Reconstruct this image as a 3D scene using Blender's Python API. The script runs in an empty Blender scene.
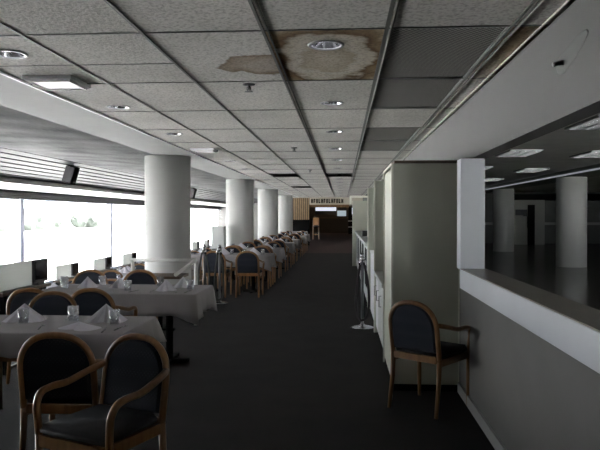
import bpy, bmesh, math, random
from mathutils import Vector, Matrix

C = bpy.context.scene.collection
S = bpy.context.scene
PI = math.pi
random.seed(7)

# ------------------------------------------------------------ camera, world, exposure
cam_d = bpy.data.cameras.new('camera')
cam_d.sensor_width = 36.0
cam_d.lens = 38.4
cam_d.clip_start = 0.05
cam_d.clip_end = 600
cam = bpy.data.objects.new('camera', cam_d)
C.objects.link(cam)
cam.location = (0, 0, 1.51)
cam.rotation_euler = (PI/2 - math.atan(9/640), 0, math.atan(43/640))
S.camera = cam

w = bpy.data.worlds.new('world')
S.world = w
w.use_nodes = True
wb = w.node_tree.nodes['Background']
wb.inputs[0].default_value = (0.95, 0.97, 1.0, 1)
wb.inputs[1].default_value = 8.5

sun_d = bpy.data.lights.new('sun', 'SUN')
sun_d.energy = 80.0
sun_d.angle = 0.01
sun_d.color = (1.0, .975, .965)
sun = bpy.data.objects.new('sun', sun_d)
C.objects.link(sun)
sun.rotation_euler = (math.radians(8), math.radians(28), 0)      # high, from beyond the hall side: only the ground outside is sunlit

S.view_settings.view_transform = 'Standard'
S.view_settings.look = 'None'
S.view_settings.gamma = 1
S.view_settings.use_curve_mapping = False
S.view_settings.exposure = 0.0
S.cycles.max_bounces = 10
S.cycles.diffuse_bounces = 6
S.cycles.transparent_max_bounces = 12
S.cycles.sample_clamp_indirect = 0.0
S.cycles.caustics_reflective = False
S.cycles.caustics_refractive = False

# ------------------------------------------------------------ materials
def mat(name, col, rough=0.6, metal=0.0, spec=0.5, noise=None, bump=None, emit=None, sheen=0.0):
    """noise = (scale, amount) mottles the colour; bump = (scale, strength)."""
    m = bpy.data.materials.new(name)
    m.use_nodes = True
    nt = m.node_tree
    b = nt.nodes['Principled BSDF']
    b.inputs['Base Color'].default_value = (*col, 1)
    b.inputs['Roughness'].default_value = rough
    b.inputs['Metallic'].default_value = metal
    b.inputs['Specular IOR Level'].default_value = spec
    if sheen:
        b.inputs['Sheen Weight'].default_value = sheen
    if emit:
        b.inputs['Emission Color'].default_value = (*emit[0], 1)
        b.inputs['Emission Strength'].default_value = emit[1]
    tc = nt.nodes.new('ShaderNodeTexCoord')
    if noise:
        n = nt.nodes.new('ShaderNodeTexNoise')
        n.inputs['Scale'].default_value = noise[0]
        n.inputs['Detail'].default_value = 4
        nt.links.new(tc.outputs['Object'], n.inputs['Vector'])
        r = nt.nodes.new('ShaderNodeValToRGB')
        a = noise[1]
        r.color_ramp.elements[0].position = 0.3
        r.color_ramp.elements[1].position = 0.7
        r.color_ramp.elements[0].color = tuple(c*(1-a) for c in col) + (1,)
        r.color_ramp.elements[1].color = tuple(min(1, c*(1+a)) for c in col) + (1,)
        nt.links.new(n.outputs[0], r.inputs[0])
        nt.links.new(r.outputs[0], b.inputs['Base Color'])
    if bump:
        n2 = nt.nodes.new('ShaderNodeTexNoise')
        n2.inputs['Scale'].default_value = bump[0]
        n2.inputs['Detail'].default_value = 3
        nt.links.new(tc.outputs['Object'], n2.inputs['Vector'])
        bp = nt.nodes.new('ShaderNodeBump')
        bp.inputs['Strength'].default_value = bump[1]
        bp.inputs['Distance'].default_value = 0.01
        nt.links.new(n2.outputs[0], bp.inputs['Height'])
        nt.links.new(bp.outputs[0], b.inputs['Normal'])
    return m

def wood_mat(name, c0, c1, rough=0.4):
    m = mat(name, c0, rough)
    nt = m.node_tree
    b = nt.nodes['Principled BSDF']
    tc = nt.nodes['Texture Coordinate']
    mp = nt.nodes.new('ShaderNodeMapping')
    mp.inputs['Scale'].default_value = (14, 14, 1.6)
    n = nt.nodes.new('ShaderNodeTexNoise')
    n.inputs['Scale'].default_value = 3
    n.inputs['Detail'].default_value = 6
    r = nt.nodes.new('ShaderNodeValToRGB')
    r.color_ramp.elements[0].position = .3
    r.color_ramp.elements[1].position = .7
    r.color_ramp.elements[0].color = (*c0, 1)
    r.color_ramp.elements[1].color = (*c1, 1)
    nt.links.new(tc.outputs['Object'], mp.inputs[0])
    nt.links.new(mp.outputs[0], n.inputs['Vector'])
    nt.links.new(n.outputs[0], r.inputs[0])
    nt.links.new(r.outputs[0], b.inputs['Base Color'])
    return m

def fabric_mat(name, c0, c1):
    """navy upholstery with a fine diagonal dotted weave"""
    m = mat(name, c0, 0.85, spec=0.3, sheen=0.08)
    nt = m.node_tree
    b = nt.nodes['Principled BSDF']
    tc = nt.nodes['Texture Coordinate']
    mp = nt.nodes.new('ShaderNodeMapping')
    mp.inputs['Rotation'].default_value = (0, PI/4, 0)
    mp.inputs['Scale'].default_value = (60, 60, 60)
    ck = nt.nodes.new('ShaderNodeTexVoronoi')
    ck.inputs['Scale'].default_value = 1.0
    ck.inputs['Randomness'].default_value = 0.0
    r = nt.nodes.new('ShaderNodeValToRGB')
    r.color_ramp.elements[0].position = .18
    r.color_ramp.elements[1].position = .34
    r.color_ramp.elements[0].color = (*c1, 1)
    r.color_ramp.elements[1].color = (*c0, 1)
    nt.links.new(tc.outputs['Object'], mp.inputs[0])
    nt.links.new(mp.outputs[0], ck.inputs['Vector'])
    nt.links.new(ck.outputs['Distance'], r.inputs[0])
    nt.links.new(r.outputs[0], b.inputs['Base Color'])
    return m

def tile_mat(name, stain=None):
    """mineral-fibre ceiling tile; stain = list of (cx, cy, rx, ry, gain) water marks in metres"""
    base = (0.62, 0.60, 0.575)
    m = mat(name, base, 0.9, spec=0.2)
    nt = m.node_tree
    L = nt.links.new
    b = nt.nodes['Principled BSDF']
    tc = nt.nodes['Texture Coordinate']
    n = nt.nodes.new('ShaderNodeTexNoise'); n.inputs['Scale'].default_value = 55; n.inputs['Detail'].default_value = 5
    L(tc.outputs['Object'], n.inputs['Vector'])
    r = nt.nodes.new('ShaderNodeValToRGB')
    r.color_ramp.elements[0].position = .30; r.color_ramp.elements[0].color = (.36, .35, .33, 1)
    r.color_ramp.elements[1].position = .55; r.color_ramp.elements[1].color = (*base, 1)
    L(n.outputs[0], r.inputs[0])
    out = r.outputs[0]
    big = nt.nodes.new('ShaderNodeTexNoise'); big.inputs['Scale'].default_value = 1.1; big.inputs['Detail'].default_value = 2
    L(tc.outputs['Object'], big.inputs['Vector'])
    mr = nt.nodes.new('ShaderNodeMapRange')
    mr.inputs[1].default_value = .3; mr.inputs[2].default_value = .7
    mr.inputs[3].default_value = .86; mr.inputs[4].default_value = 1.06
    L(big.outputs[0], mr.inputs[0])
    mx = nt.nodes.new('ShaderNodeMix'); mx.data_type = 'RGBA'; mx.blend_type = 'MULTIPLY'; mx.inputs[0].default_value = 1
    L(out, mx.inputs[6]); L(mr.outputs[0], mx.inputs[7])
    out = mx.outputs[2]
    for (cx, cy, rx, ry, ramp) in (stain or []):
        mp = nt.nodes.new('ShaderNodeMapping')
        mp.vector_type = 'POINT'
        mp.inputs['Location'].default_value = (-cx/rx, -cy/ry, 0)
        mp.inputs['Scale'].default_value = (1/rx, 1/ry, 0)
        L(tc.outputs['Object'], mp.inputs[0])
        ln = nt.nodes.new('ShaderNodeVectorMath'); ln.operation = 'LENGTH'
        L(mp.outputs[0], ln.inputs[0])
        wn = nt.nodes.new('ShaderNodeTexNoise'); wn.inputs['Scale'].default_value = 5.0; wn.inputs['Detail'].default_value = 3
        L(tc.outputs['Object'], wn.inputs['Vector'])
        ma = nt.nodes.new('ShaderNodeMath'); ma.operation = 'MULTIPLY_ADD'
        ma.inputs[1].default_value = 0.75; L(wn.outputs[0], ma.inputs[0])
        sb = nt.nodes.new('ShaderNodeMath'); sb.operation = 'SUBTRACT'; sb.inputs[1].default_value = .375
        L(ln.outputs['Value'], sb.inputs[0])
        L(sb.outputs[0], ma.inputs[2])
        cr = nt.nodes.new('ShaderNodeValToRGB')
        els = cr.color_ramp.elements
        while len(els) < len(ramp):
            els.new(0.5)
        for e, (p, c) in zip(els, ramp):
            e.position = p; e.color = (*c, 1)
        ml = nt.nodes.new('ShaderNodeMath'); ml.operation = 'MULTIPLY'; ml.inputs[1].default_value = .5
        L(ma.outputs[0], ml.inputs[0])
        L(ml.outputs[0], cr.inputs[0])
        m2 = nt.nodes.new('ShaderNodeMix'); m2.data_type = 'RGBA'; m2.blend_type = 'MULTIPLY'; m2.inputs[0].default_value = 1
        L(out, m2.inputs[6]); L(cr.outputs[0], m2.inputs[7])
        out = m2.outputs[2]
    L(out, b.inputs['Base Color'])
    bp = nt.nodes.new('ShaderNodeBump'); bp.inputs['Strength'].default_value = .5; bp.inputs['Distance'].default_value = .01
    L(n.outputs[0], bp.inputs['Height']); L(bp.outputs[0], b.inputs['Normal'])
    return m

def grille_mat():
    m = mat('egg_crate', (.3, .3, .29), .7)
    nt = m.node_tree; L = nt.links.new
    b = nt.nodes['Principled BSDF']; tc = nt.nodes['Texture Coordinate']
    mp = nt.nodes.new('ShaderNodeMapping'); mp.inputs['Rotation'].default_value = (0, 0, PI/4); mp.inputs['Scale'].default_value = (48, 48, 48)
    v = nt.nodes.new('ShaderNodeTexVoronoi'); v.inputs['Scale'].default_value = 1; v.inputs['Randomness'].default_value = 0
    r = nt.nodes.new('ShaderNodeValToRGB')
    r.color_ramp.elements[0].position = .41; r.color_ramp.elements[0].color = (.015, .015, .013, 1)
    r.color_ramp.elements[1].position = .53; r.color_ramp.elements[1].color = (.33, .32, .30, 1)
    L(tc.outputs['Object'], mp.inputs[0]); L(mp.outputs[0], v.inputs['Vector']); L(v.outputs['Distance'], r.inputs[0]); L(r.outputs[0], b.inputs['Base Color'])
    return m

def translucent_mat(name, col, fac=.45):
    m = bpy.data.materials.new(name); m.use_nodes = True
    nt = m.node_tree; nt.nodes.clear()
    o = nt.nodes.new('ShaderNodeOutputMaterial'); t = nt.nodes.new('ShaderNodeBsdfTranslucent'); d = nt.nodes.new('ShaderNodeBsdfDiffuse')
    t.inputs[0].default_value = (*col, 1); d.inputs[0].default_value = (*col, 1)
    x = nt.nodes.new('ShaderNodeMixShader'); x.inputs[0].default_value = fac
    nt.links.new(d.outputs[0], x.inputs[1]); nt.links.new(t.outputs[0], x.inputs[2]); nt.links.new(x.outputs[0], o.inputs[0])
    return m

def glass_mat(name, tint=(1, 1, 1), gloss=0.08, rough=0.0):
    m = bpy.data.materials.new(name); m.use_nodes = True
    nt = m.node_tree; nt.nodes.clear()
    o = nt.nodes.new('ShaderNodeOutputMaterial'); t = nt.nodes.new('ShaderNodeBsdfTransparent'); g = nt.nodes.new('ShaderNodeBsdfGlossy')
    t.inputs[0].default_value = (*tint, 1); g.inputs['Roughness'].default_value = rough
    x = nt.nodes.new('ShaderNodeMixShader'); x.inputs[0].default_value = gloss
    nt.links.new(t.outputs[0], x.inputs[1]); nt.links.new(g.outputs[0], x.inputs[2]); nt.links.new(x.outputs[0], o.inputs[0])
    return m

STAIN = [(0.0, (.80, .74, .62)), (.22, (.66, .58, .46)), (.30, (.92, .88, .80)), (.40, (.85, .78, .66)), (.45, (.20, .115, .045)), (.52, (.40, .28, .15)), (.62, (.72, .62, .46)), (.75, (.62, .52, .38))]
M = dict(
    tile=tile_mat('ceiling_tile'),
    tile_stain=tile_mat('ceiling_tile_stained', [(-.10, 3.90, .335, .66, STAIN)]),
    tile_edge=tile_mat('ceiling_tile_tide_mark', [(-.36, 4.02, .46, .30, [(0, (.62, .56, .50)), (.30, (.66, .58, .50)), (.44, (.36, .27, .19)), (.47, (1, 1, 1))])]),
    tile_brown=tile_mat('ceiling_tile_brown', [(.93, 3.45, .30, 1.0, [(0, (.30, .22, .13)), (.15, (.42, .33, .22)), (.28, (.66, .56, .44)), (.5, (.80, .72, .62))])]),
    tbar=mat('dark_tee_bar', (.10, .10, .095), .5),
    tbar_lit=mat('pale_tee_bar', (.55, .55, .52), .35, metal=.3),  # pale metal edge with the highlight put into its colour
    plenum=mat('plenum_dark', (.012, .012, .012), .95),
    white=mat('white_paint', (.74, .74, .72), .5, noise=(1.5, .05)),
    column=mat('column_paint', (.50, .50, .49), .55, noise=(1.2, .05)),
    hall_column=mat('hall_column_paint', (.88, .88, .86), .5),
    strip=mat('hall_strip_lamp', (.8, .8, .8), .4, emit=((.85, .9, 1), .24)),  # glow added so the beam's edge reads bright in the dim hall
    beam=mat('plaster_white', (.33, .33, .325), .7, noise=(2.0, .05)),
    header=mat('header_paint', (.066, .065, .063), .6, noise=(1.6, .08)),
    wall=mat('wall_beige', (.15, .146, .14), .6, noise=(3, .05)),
    ledge=mat('ledge_white', (.66, .685, .74), .4, noise=(2, .03)),
    ledge_top=mat('ledge_top_brown', (.20, .18, .155), .3, noise=(5, .1)),
    patch=mat('plaster_patch_grey', (.088, .088, .086), .7),
    base=mat('baseboard_grey', (.33, .33, .32), .5),
    panel=mat('panel_sage', (.47, .48, .405), .55, noise=(2.2, .05)),
    panel_edge=mat('panel_edge_cream', (.72, .72, .64), .45),
    deck=mat('deck_metal', (.36, .365, .37), .6, noise=(1.6, .45), bump=(3, .6)),
    slat=mat('slat_grey', (.072, .074, .076), .5),
    black=mat('black', (.006, .006, .006), .9, spec=.1),
    carpet=mat('carpet', (.0105, .0082, .0078), .8, spec=.16, noise=(2.5, .35), bump=(300, .4)),
    carpet_red=mat('carpet_brown', (.055, .028, .023), .8, spec=.2, noise=(8, .3)),
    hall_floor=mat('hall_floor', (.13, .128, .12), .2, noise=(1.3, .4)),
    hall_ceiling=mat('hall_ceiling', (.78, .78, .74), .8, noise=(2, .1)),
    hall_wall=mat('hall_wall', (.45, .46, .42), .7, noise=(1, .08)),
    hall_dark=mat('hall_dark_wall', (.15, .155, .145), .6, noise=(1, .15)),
    wood=wood_mat('chair_wood', (.165, .076, .026), (.25, .125, .047), .33),
    brown=wood_mat('brown_wood', (.06, .038, .024), (.10, .062, .036), .45),
    slatwood=wood_mat('slat_wood', (.20, .13, .07), (.34, .24, .14), .5),
    navy=fabric_mat('navy_fabric', (.014, .017, .028), (.036, .042, .060)),
    seat=mat('seat_fabric', (.010, .0105, .014), .85, noise=(60, .3)),
    cloth=mat('tablecloth', (.33, .31, .318), .85, noise=(4, .05), bump=(7, .25)),
    napkin=mat('napkin', (.60, .58, .64), .85, bump=(25, .2)),
    steel=mat('chrome', (.50, .51, .52), .2, metal=1),
    dull=mat('dull_metal', (.20, .205, .21), .35, metal=.9),
    rope=mat('dark_rope', (.030, .022, .026), .8, bump=(120, .5)),
    greenrope=mat('grey_rope', (.05, .055, .05), .7, bump=(120, .5)),
    glass=glass_mat('window_glass', (.97, .985, .99), .05),
    tumbler=glass_mat('tumbler_glass', (.90, .92, .95), .34, .03),
    reflector=mat('lamp_reflector', (.75, .75, .78), .12, metal=1),
    bulb=mat('lamp_bulb', (.9, .9, .95), .3, emit=((.88, .90, 1.0), 22.0)),
    trim=mat('lamp_trim', (.28, .28, .28), .4),
    plastic=mat('white_plastic', (.80, .80, .84), .35),
    tv=mat('tv_casing', (.014, .014, .017), .35),
    tvscreen=mat('tv_screen', (.012, .012, .016), .12),
    board=translucent_mat('divider_frosted', (.62, .63, .61), .5),
    cabinet=mat('cabinet_grey', (.56, .58, .57), .45),
    counter=mat('counter_grey', (.50, .52, .52), .35),
    mullion=translucent_mat('mullion_frosted_fin', (.60, .62, .72), .12),  # pale glare of the windows put into the frames as translucency
    lawn=mat('lawn_pale', (.72, .71, .69), .9, noise=(.05, .2)),
    tree=mat('tree_line', (.050, .060, .050), .9, noise=(.12, .5)),
    screen=mat('lit_menu_white', (.5, .5, .55), .4, emit=((.80, .88, 1.0), 1.0)),
    screen_navy=mat('menu_navy', (.01, .012, .03), .3),
    screen_pale=mat('lit_menu_pale', (.3, .34, .36), .4, emit=((.62, .74, .80), .55)),
    sign=mat('sign_board', (.50, .46, .38), .6),
    amber=wood_mat('amber_wood', (.08, .042, .015), (.18, .095, .03), .45),
    barfront=wood_mat('bar_front', (.022, .013, .008), (.04, .025, .014), .5),
    troffer=mat('troffer_louvre', (.22, .22, .22), .3, metal=.9),
    tube=mat('troffer_tube', (.7, .7, .7), .4, emit=((.9, .95, 1), 1.6)),
    egg=grille_mat(),
    blue=mat('noticeboard', (.03, .035, .04), .5),
)

# ------------------------------------------------------------ mesh helpers
def obj(name, bm, m, parent=None, smooth=False, loc=None):
    me = bpy.data.meshes.new(name)
    bmesh.ops.recalc_face_normals(bm, faces=bm.faces)
    if smooth:
        for f in bm.faces:
            f.smooth = True
    bm.to_mesh(me); bm.free()
    ms = m if isinstance(m, (list, tuple)) else [m]
    for x in ms:
        me.materials.append(M[x])
    o = bpy.data.objects.new(name, me)
    C.objects.link(o)
    if parent:
        o.parent = parent
    if loc:
        o.location = loc
    return o

def box(bm, x0, x1, y0, y1, z0, z1, bevel=0.0, mi=0):
    r = bmesh.ops.create_cube(bm, size=1)
    vs = r['verts']
    for v in vs:
        v.co = Vector(((x0+x1)/2 + v.co.x*(x1-x0), (y0+y1)/2 + v.co.y*(y1-y0), (z0+z1)/2 + v.co.z*(z1-z0)))
    fs = {f for v in vs for f in v.link_faces}
    for f in fs:
        f.material_index = mi
    if bevel:
        es = list({e for v in vs for e in v.link_edges})
        bmesh.ops.bevel(bm, geom=es, offset=bevel, segments=2, affect='EDGES', profile=.5)

def bx(*a, **k):
    bm = bmesh.new(); box(bm, *a, **k); return bm

def tube(bm, pts, r, n=8, closed=False, sq=1.0):
    """round bar through pts; r is one radius or one per point"""
    pts = [Vector(p) for p in pts]
    N = len(pts)
    rs = r if isinstance(r, (list, tuple)) else [r]*N
    rings = []
    up = None
    for i, p in enumerate(pts):
        if closed:
            t = (pts[(i+1) % N] - pts[i-1]).normalized()
        else:
            t = (pts[min(i+1, N-1)] - pts[max(i-1, 0)]).normalized()
        if up is None:
            up = Vector((0, 0, 1)) if abs(t.z) < .9 else Vector((0, 1, 0))
        a = t.cross(up)
        if a.length < 1e-4:
            a = t.cross(Vector((1, 0, 0)))
        a.normalize()
        b = a.cross(t).normalized()
        up = b
        rings.append([bm.verts.new(p + (a*math.cos(2*PI*k/n)*sq + b*math.sin(2*PI*k/n))*rs[i]) for k in range(n)])
    for i in range(N if closed else N-1):
        A, B = rings[i], rings[(i+1) % N]
        for k in range(n):
            bm.faces.new((A[k], A[(k+1) % n], B[(k+1) % n], B[k]))
    if not closed:
        bm.faces.new(rings[0]); bm.faces.new(rings[-1])

def tb(*a, **k):
    bm = bmesh.new(); tube(bm, *a, **k); return bm

def smooth_path(pts, sub=4):
    P = [Vector(p) for p in pts]
    out = []
    for i in range(len(P)-1):
        p0, p1, p2, p3 = P[max(i-1, 0)], P[i], P[i+1], P[min(i+2, len(P)-1)]
        for s in range(sub):
            t = s/sub
            out.append(.5*((2*p1) + (p2-p0)*t + (2*p0-5*p1+4*p2-p3)*t*t + (-p0+3*p1-3*p2+p3)*t**3))
    out.append(P[-1])
    return out

def lathe(bm, prof, n=24, c=(0, 0), cap=True):
    rings = []
    for r, z in prof:
        rings.append([bm.verts.new((c[0]+r*math.cos(2*PI*k/n), c[1]+r*math.sin(2*PI*k/n), z)) for k in range(n)])
    for A, B in zip(rings, rings[1:]):
        for k in range(n):
            bm.faces.new((A[k], A[(k+1) % n], B[(k+1) % n], B[k]))
    if cap:
        bm.faces.new(rings[0]); bm.faces.new(rings[-1])

def lt(*a, **k):
    bm = bmesh.new(); lathe(bm, *a, **k); return bm

def thing(name, label, cat, loc=(0, 0, 0), rotz=0, group=None):
    o = bpy.data.objects.new(name, None)
    C.objects.link(o)
    o.location = loc; o.rotation_euler = (0, 0, rotz)
    o['label'] = label; o['category'] = cat
    if group:
        o['group'] = group
    return o

def tag(o, label, cat, group=None):
    o['label'] = label; o['category'] = cat
    if group:
        o['group'] = group
    return o

def struct(o):
    o['kind'] = 'structure'
    return o

def dup(root, loc, rotz, label, group=None):
    r = root.copy(); C.objects.link(r)
    r.location = loc; r.rotation_euler = (0, 0, rotz)
    r['label'] = label
    if group:
        r['group'] = group
    for ch in list(root.children):
        c = ch.copy(); C.objects.link(c); c.parent = r
        for g in list(ch.children):
            d = g.copy(); C.objects.link(d); d.parent = c
    return r

ORD = ['first', 'second', 'third', 'fourth', 'fifth', 'sixth', 'seventh', 'eighth', 'ninth', 'tenth', 'eleventh', 'twelfth', 'thirteenth', 'fourteenth', 'fifteenth', 'sixteenth', 'seventeenth', 'eighteenth']

# ------------------------------------------------------------ the setting
Y0, Y1 = -2.83, 58.0
CZ = 2.46
XS = [-2.25, -1.68, -1.04, -.41, .22, .84, 1.02]
ROW = 1.22
YS = [3.27 + ROW*k for k in range(-5, 25)]          # to 32.55
YC = YS[-1]

# floors
bm = bx(-3.3, 1.0, Y0, 26, -.45, 0)
struct(obj('floor', bm, 'carpet'))
bm = bx(-3.3, 1.0, 26, Y1, -.45, 0)
struct(obj('floor_far', bm, 'carpet_red'))
bm = bx(-8.6, -3.3, Y0, 44, -.6, -.45)
struct(obj('floor_terrace', bm, 'carpet'))
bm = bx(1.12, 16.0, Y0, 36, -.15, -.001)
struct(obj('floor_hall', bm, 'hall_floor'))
bm = bmesh.new(); box(bm, -3.33, -3.3, Y0, 44, -.44, .012)
struct(obj('trim_terrace_edge', bm, 'brown'))

# ceiling tiles with real holes for the downlights
DL_R = .088
down_mid = [(-.095, 3.57 + 1.83*k) for k in range(-2, 16)]
down_left = [(-1.95, 3.64 + 1.83*k) for k in range(-1, 15)]
missing = {(1, 9), (3, 9), (1, 14)}                  # (column, row from y=3.27)
vents = {(4, 0), (4, 1), (4, 3), (4, 4)}
def in_missing(x, y):
    for c, k in missing | vents:
        if XS[c] < x < XS[c+1] and 3.27+ROW*k < y < 3.27+ROW*(k+1):
            return True
    return False
downs = [p for p in down_mid + down_left if not in_missing(*p) and p[1] < YC-.3]
bm = bmesh.new()
for ci in range(len(XS)-1):
    for ri in range(len(YS)-1):
        k = ri-5
        if (ci, k) in missing or (ci, k) in vents:
            continue
        x0, x1, y0, y1 = XS[ci], XS[ci+1], YS[ri], YS[ri+1]
        mi = {(3, 0): 1, (2, 0): 2, (5, 0): 3}.get((ci, k), 0)
        hs = sorted([p for p in downs if x0 < p[0] < x1 and y0 < p[1] < y1], key=lambda p: p[1])
        cuts = [y0] + [(a[1]+b[1])/2 for a, b in zip(hs, hs[1:])] + [y1]
        if not hs:
            f = bm.faces.new([bm.verts.new(p) for p in ((x0, y0, CZ), (x1, y0, CZ), (x1, y1, CZ), (x0, y1, CZ))])
            f.material_index = mi
        for h, (a, b) in zip(hs, zip(cuts, cuts[1:])):
            n = 32
            inner, outer = [], []
            corner = [math.atan2(yy-h[1], xx-h[0]) for xx, yy in ((x0, a), (x1, a), (x1, b), (x0, b))]
            angs = sorted(set([round(2*PI*i/n - PI + .001, 5) for i in range(n)] + [round(c, 5) for c in corner]))
            for t in angs:
                c, s = math.cos(t), math.sin(t)
                q = min(((x1-h[0])/c if c > 0 else (x0-h[0])/c) if abs(c) > 1e-9 else 1e9, ((b-h[1])/s if s > 0 else (a-h[1])/s) if abs(s) > 1e-9 else 1e9)
                outer.append(bm.verts.new((h[0]+q*c, h[1]+q*s, CZ)))
                inner.append(bm.verts.new((h[0]+DL_R*c, h[1]+DL_R*s, CZ)))
            for i in range(len(angs)):
                j = (i+1) % len(angs)
                f = bm.faces.new((inner[i], inner[j], outer[j], outer[i]))
                f.material_index = mi
ceil = obj('ceiling', bm, ['tile', 'tile_stain', 'tile_edge', 'tile_brown'])
struct(ceil)

# slab above the tiles, and the void's sides
bm = bmesh.new()
box(bm, -2.95, 1.1, Y0, Y1, 2.95, 3.05)
box(bm, -2.95, -2.90, Y0, 44, 2.48, 2.95)
box(bm, 1.05, 1.10, Y0, YC, 2.47, 2.95)
struct(obj('ceiling_slab', bm, 'plenum'))

# tee bars: long dark ones, fine cross joints
bm = bmesh.new()
for i, x in enumerate(XS[1:-1]):
    wd = .008 if i != 3 else .010
    box(bm, x-wd, x+wd, Y0, YC, CZ-.006, CZ+.01)
    if i in (2, 3, 4):                                # double bars
        box(bm, x+.022, x+.030, Y0, YC, CZ-.008, CZ+.01)
for k, y in enumerate(YS):
    box(bm, XS[0], XS[-1], y-.006, y+.006, CZ-.004, CZ+.01)
box(bm, XS[0], XS[2], 3.93, 3.938, CZ-.003, CZ+.01)
struct(obj('trim_ceiling_grid', bm, 'tbar'))
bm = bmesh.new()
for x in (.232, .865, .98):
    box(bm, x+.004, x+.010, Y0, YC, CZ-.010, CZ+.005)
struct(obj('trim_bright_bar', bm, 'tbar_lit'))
bm = bmesh.new(); box(bm, XS[0]-.012, XS[0]+.004, Y0, YC, CZ-.012, CZ+.01)
struct(obj('trim_white_edge', bm, 'plastic'))

# beam soffit over the columns and the sloping deck beyond it
bm = bmesh.new(); box(bm, -2.92, XS[0]-.012, Y0, 44, CZ-.002, CZ+.10)
struct(obj('ceiling_beam', bm, 'beam'))
bm = bmesh.new()
n = 60
prev = None
for i in range(n+1):
    x = -2.92 + (-5.2+2.92)*i/n
    z = 2.462 + .094*i/n + (.012 if i % 2 else 0)
    a = [bm.verts.new((x, yy, z)) for yy in (Y0, 44)]
    b = [bm.verts.new((x, yy, z+.08)) for yy in (Y0, 44)]
    if prev:
        bm.faces.new((prev[0][0], prev[0][1], a[1], a[0]))
        bm.faces.new((prev[1][0], prev[1][1], b[1], b[0]))
    prev = (a, b)
struct(obj('ceiling_deck', bm, 'deck'))

# slatted metal soffit: seven broad boards on a black backing, falling towards the windows
FA, FB = Vector((-5.2, 0, 2.556)), Vector((-6.65, 0, 2.266))
bm = bmesh.new()
nS = 7
nrm = Vector((.2, 0, -1)).normalized()
for i in range(nS):
    a = FA.lerp(FB, (i+.08)/nS); b = FA.lerp(FB, (i+.84)/nS)
    vs = []
    for y in (Y0, 44):
        for p in (a, b, b - nrm*.02, a - nrm*.02):
            vs.append(bm.verts.new((p.x, y, p.z)))
    for q in ((0, 1, 5, 4), (1, 2, 6, 5), (2, 3, 7, 6), (3, 0, 4, 7), (0, 1, 2, 3), (4, 5, 6, 7)):
        bm.faces.new([vs[j] for j in q])
struct(obj('trim_fascia_slats', bm, 'slat'))
bm = bmesh.new()
vs = []
for y in (Y0, 44):
    for p in (FA - nrm*.022 + Vector((.02, 0, .10)), FB - nrm*.022, FB - nrm*.05, FA - nrm*.05 + Vector((.02, 0, .10))):
        vs.append(bm.verts.new((p.x, y, p.z)))
for q in ((0, 1, 5, 4), (1, 2, 6, 5), (2, 3, 7, 6), (3, 0, 4, 7), (0, 1, 2, 3), (4, 5, 6, 7)):
    bm.faces.new([vs[j] for j in q])
struct(obj('trim_fascia_backing', bm, 'black'))
bm = bx(-8.5, -6.60, Y0, 44, 2.17, 2.245)
struct(obj('ceiling_window_bay', bm, 'white'))
bm = bmesh.new()
for i in range(4):
    box(bm, -8.5, -8.38, Y0, 44, 1.965+.05*i, 1.965+.05*i+.038)
struct(obj('trim_window_head', bm, 'slat'))
bm = bx(-8.56, -8.5, Y0, 44, 1.95, 2.25)
struct(obj('wall_window_head', bm, 'black'))
bm = bx(-8.7, -6.2, Y0, 44, 2.74, 2.85)
struct(obj('ceiling_eave', bm, 'white'))
bm = bx(-8.7, -8.6, Y0, 44, 2.2, 2.76)
struct(obj('wall_eave', bm, 'white'))

# window wall: one bay per column
WX = -8.45
bays = [Y0, 3.35, 9.8, 16.3, 22.8, 29.3, 35.8, 44.0]
bm = bx(WX-.06, WX+.05, Y0, bays[1], -.45, 1.965); struct(obj('wall_left', bm, 'wall'))
for i, (a, b) in enumerate(zip(bays[1:], bays[2:])):
    bm = bmesh.new()
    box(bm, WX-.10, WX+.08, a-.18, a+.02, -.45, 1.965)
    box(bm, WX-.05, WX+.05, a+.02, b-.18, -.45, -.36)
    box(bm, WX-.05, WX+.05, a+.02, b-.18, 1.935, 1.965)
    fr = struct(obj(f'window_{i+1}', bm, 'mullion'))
    obj('pane', bx(WX-.006, WX+.006, a+.02, b-.18, -.36, 1.935), 'glass', fr)

bm = bx(-8.9, 16.3, Y0-.3, Y1+.3, 3.06, 3.2); struct(obj('ceiling_roof', bm, 'wall'))
# walls
bm = bx(-8.6, 1.1, Y0-.15, Y0, -.6, 3.05); struct(obj('wall_back', bm, 'wall'))
bm = bx(-8.7, -3.2, 44, 44.15, -.6, 2.85); struct(obj('wall_terrace_end', bm, 'wall'))
bm = bx(-3.3, 1.12, Y1, Y1+.15, 0, 3.05); struct(obj('wall_far', bm, 'brown'))
bm = bx(-3.35, -3.3, 44, Y1, 0, 3.0); struct(obj('wall_far_left', bm, 'brown'))
bm = bx(-3.3, 1.02, YC+.25, Y1, 2.46, 2.56); struct(obj('ceiling_far', bm, 'wall'))
# right-hand half wall with the ledge and the header above the opening
PY = 5.18                                           # far jamb of the opening
bm = bx(1.0, 1.12, Y0, Y1, 0, .93)
struct(obj('wall_right', bm, 'wall'))
bm = bx(.982, 1.0, Y0, 5.55, 0, .085); struct(obj('baseboard_right', bm, 'base'))
bm = bx(.93, 1.13, Y0, PY, .935, 1.085, bevel=.004)
struct(obj('trim_ledge', bm, 'ledge'))
bm = bx(.935, 1.135, Y0, PY, 1.085, 1.092); struct(obj('trim_ledge_top', bm, 'ledge_top'))
bm = bx(1.0, 1.12, 5.3, Y1, .93, 1.97); struct(obj('wall_right_upper', bm, 'wall'))
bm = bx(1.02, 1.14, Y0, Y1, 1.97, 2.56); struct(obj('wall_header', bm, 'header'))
bm = bx(.93, 1.12, PY-.03, 5.31, 1.085, 1.965, bevel=.004); struct(obj('trim_post', bm, 'ledge'))
bm = bx(.44, 1.02, 5.53, 5.57, 1.962, 1.985); struct(obj('trim_panel_head', bm, 'brown'))

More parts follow.
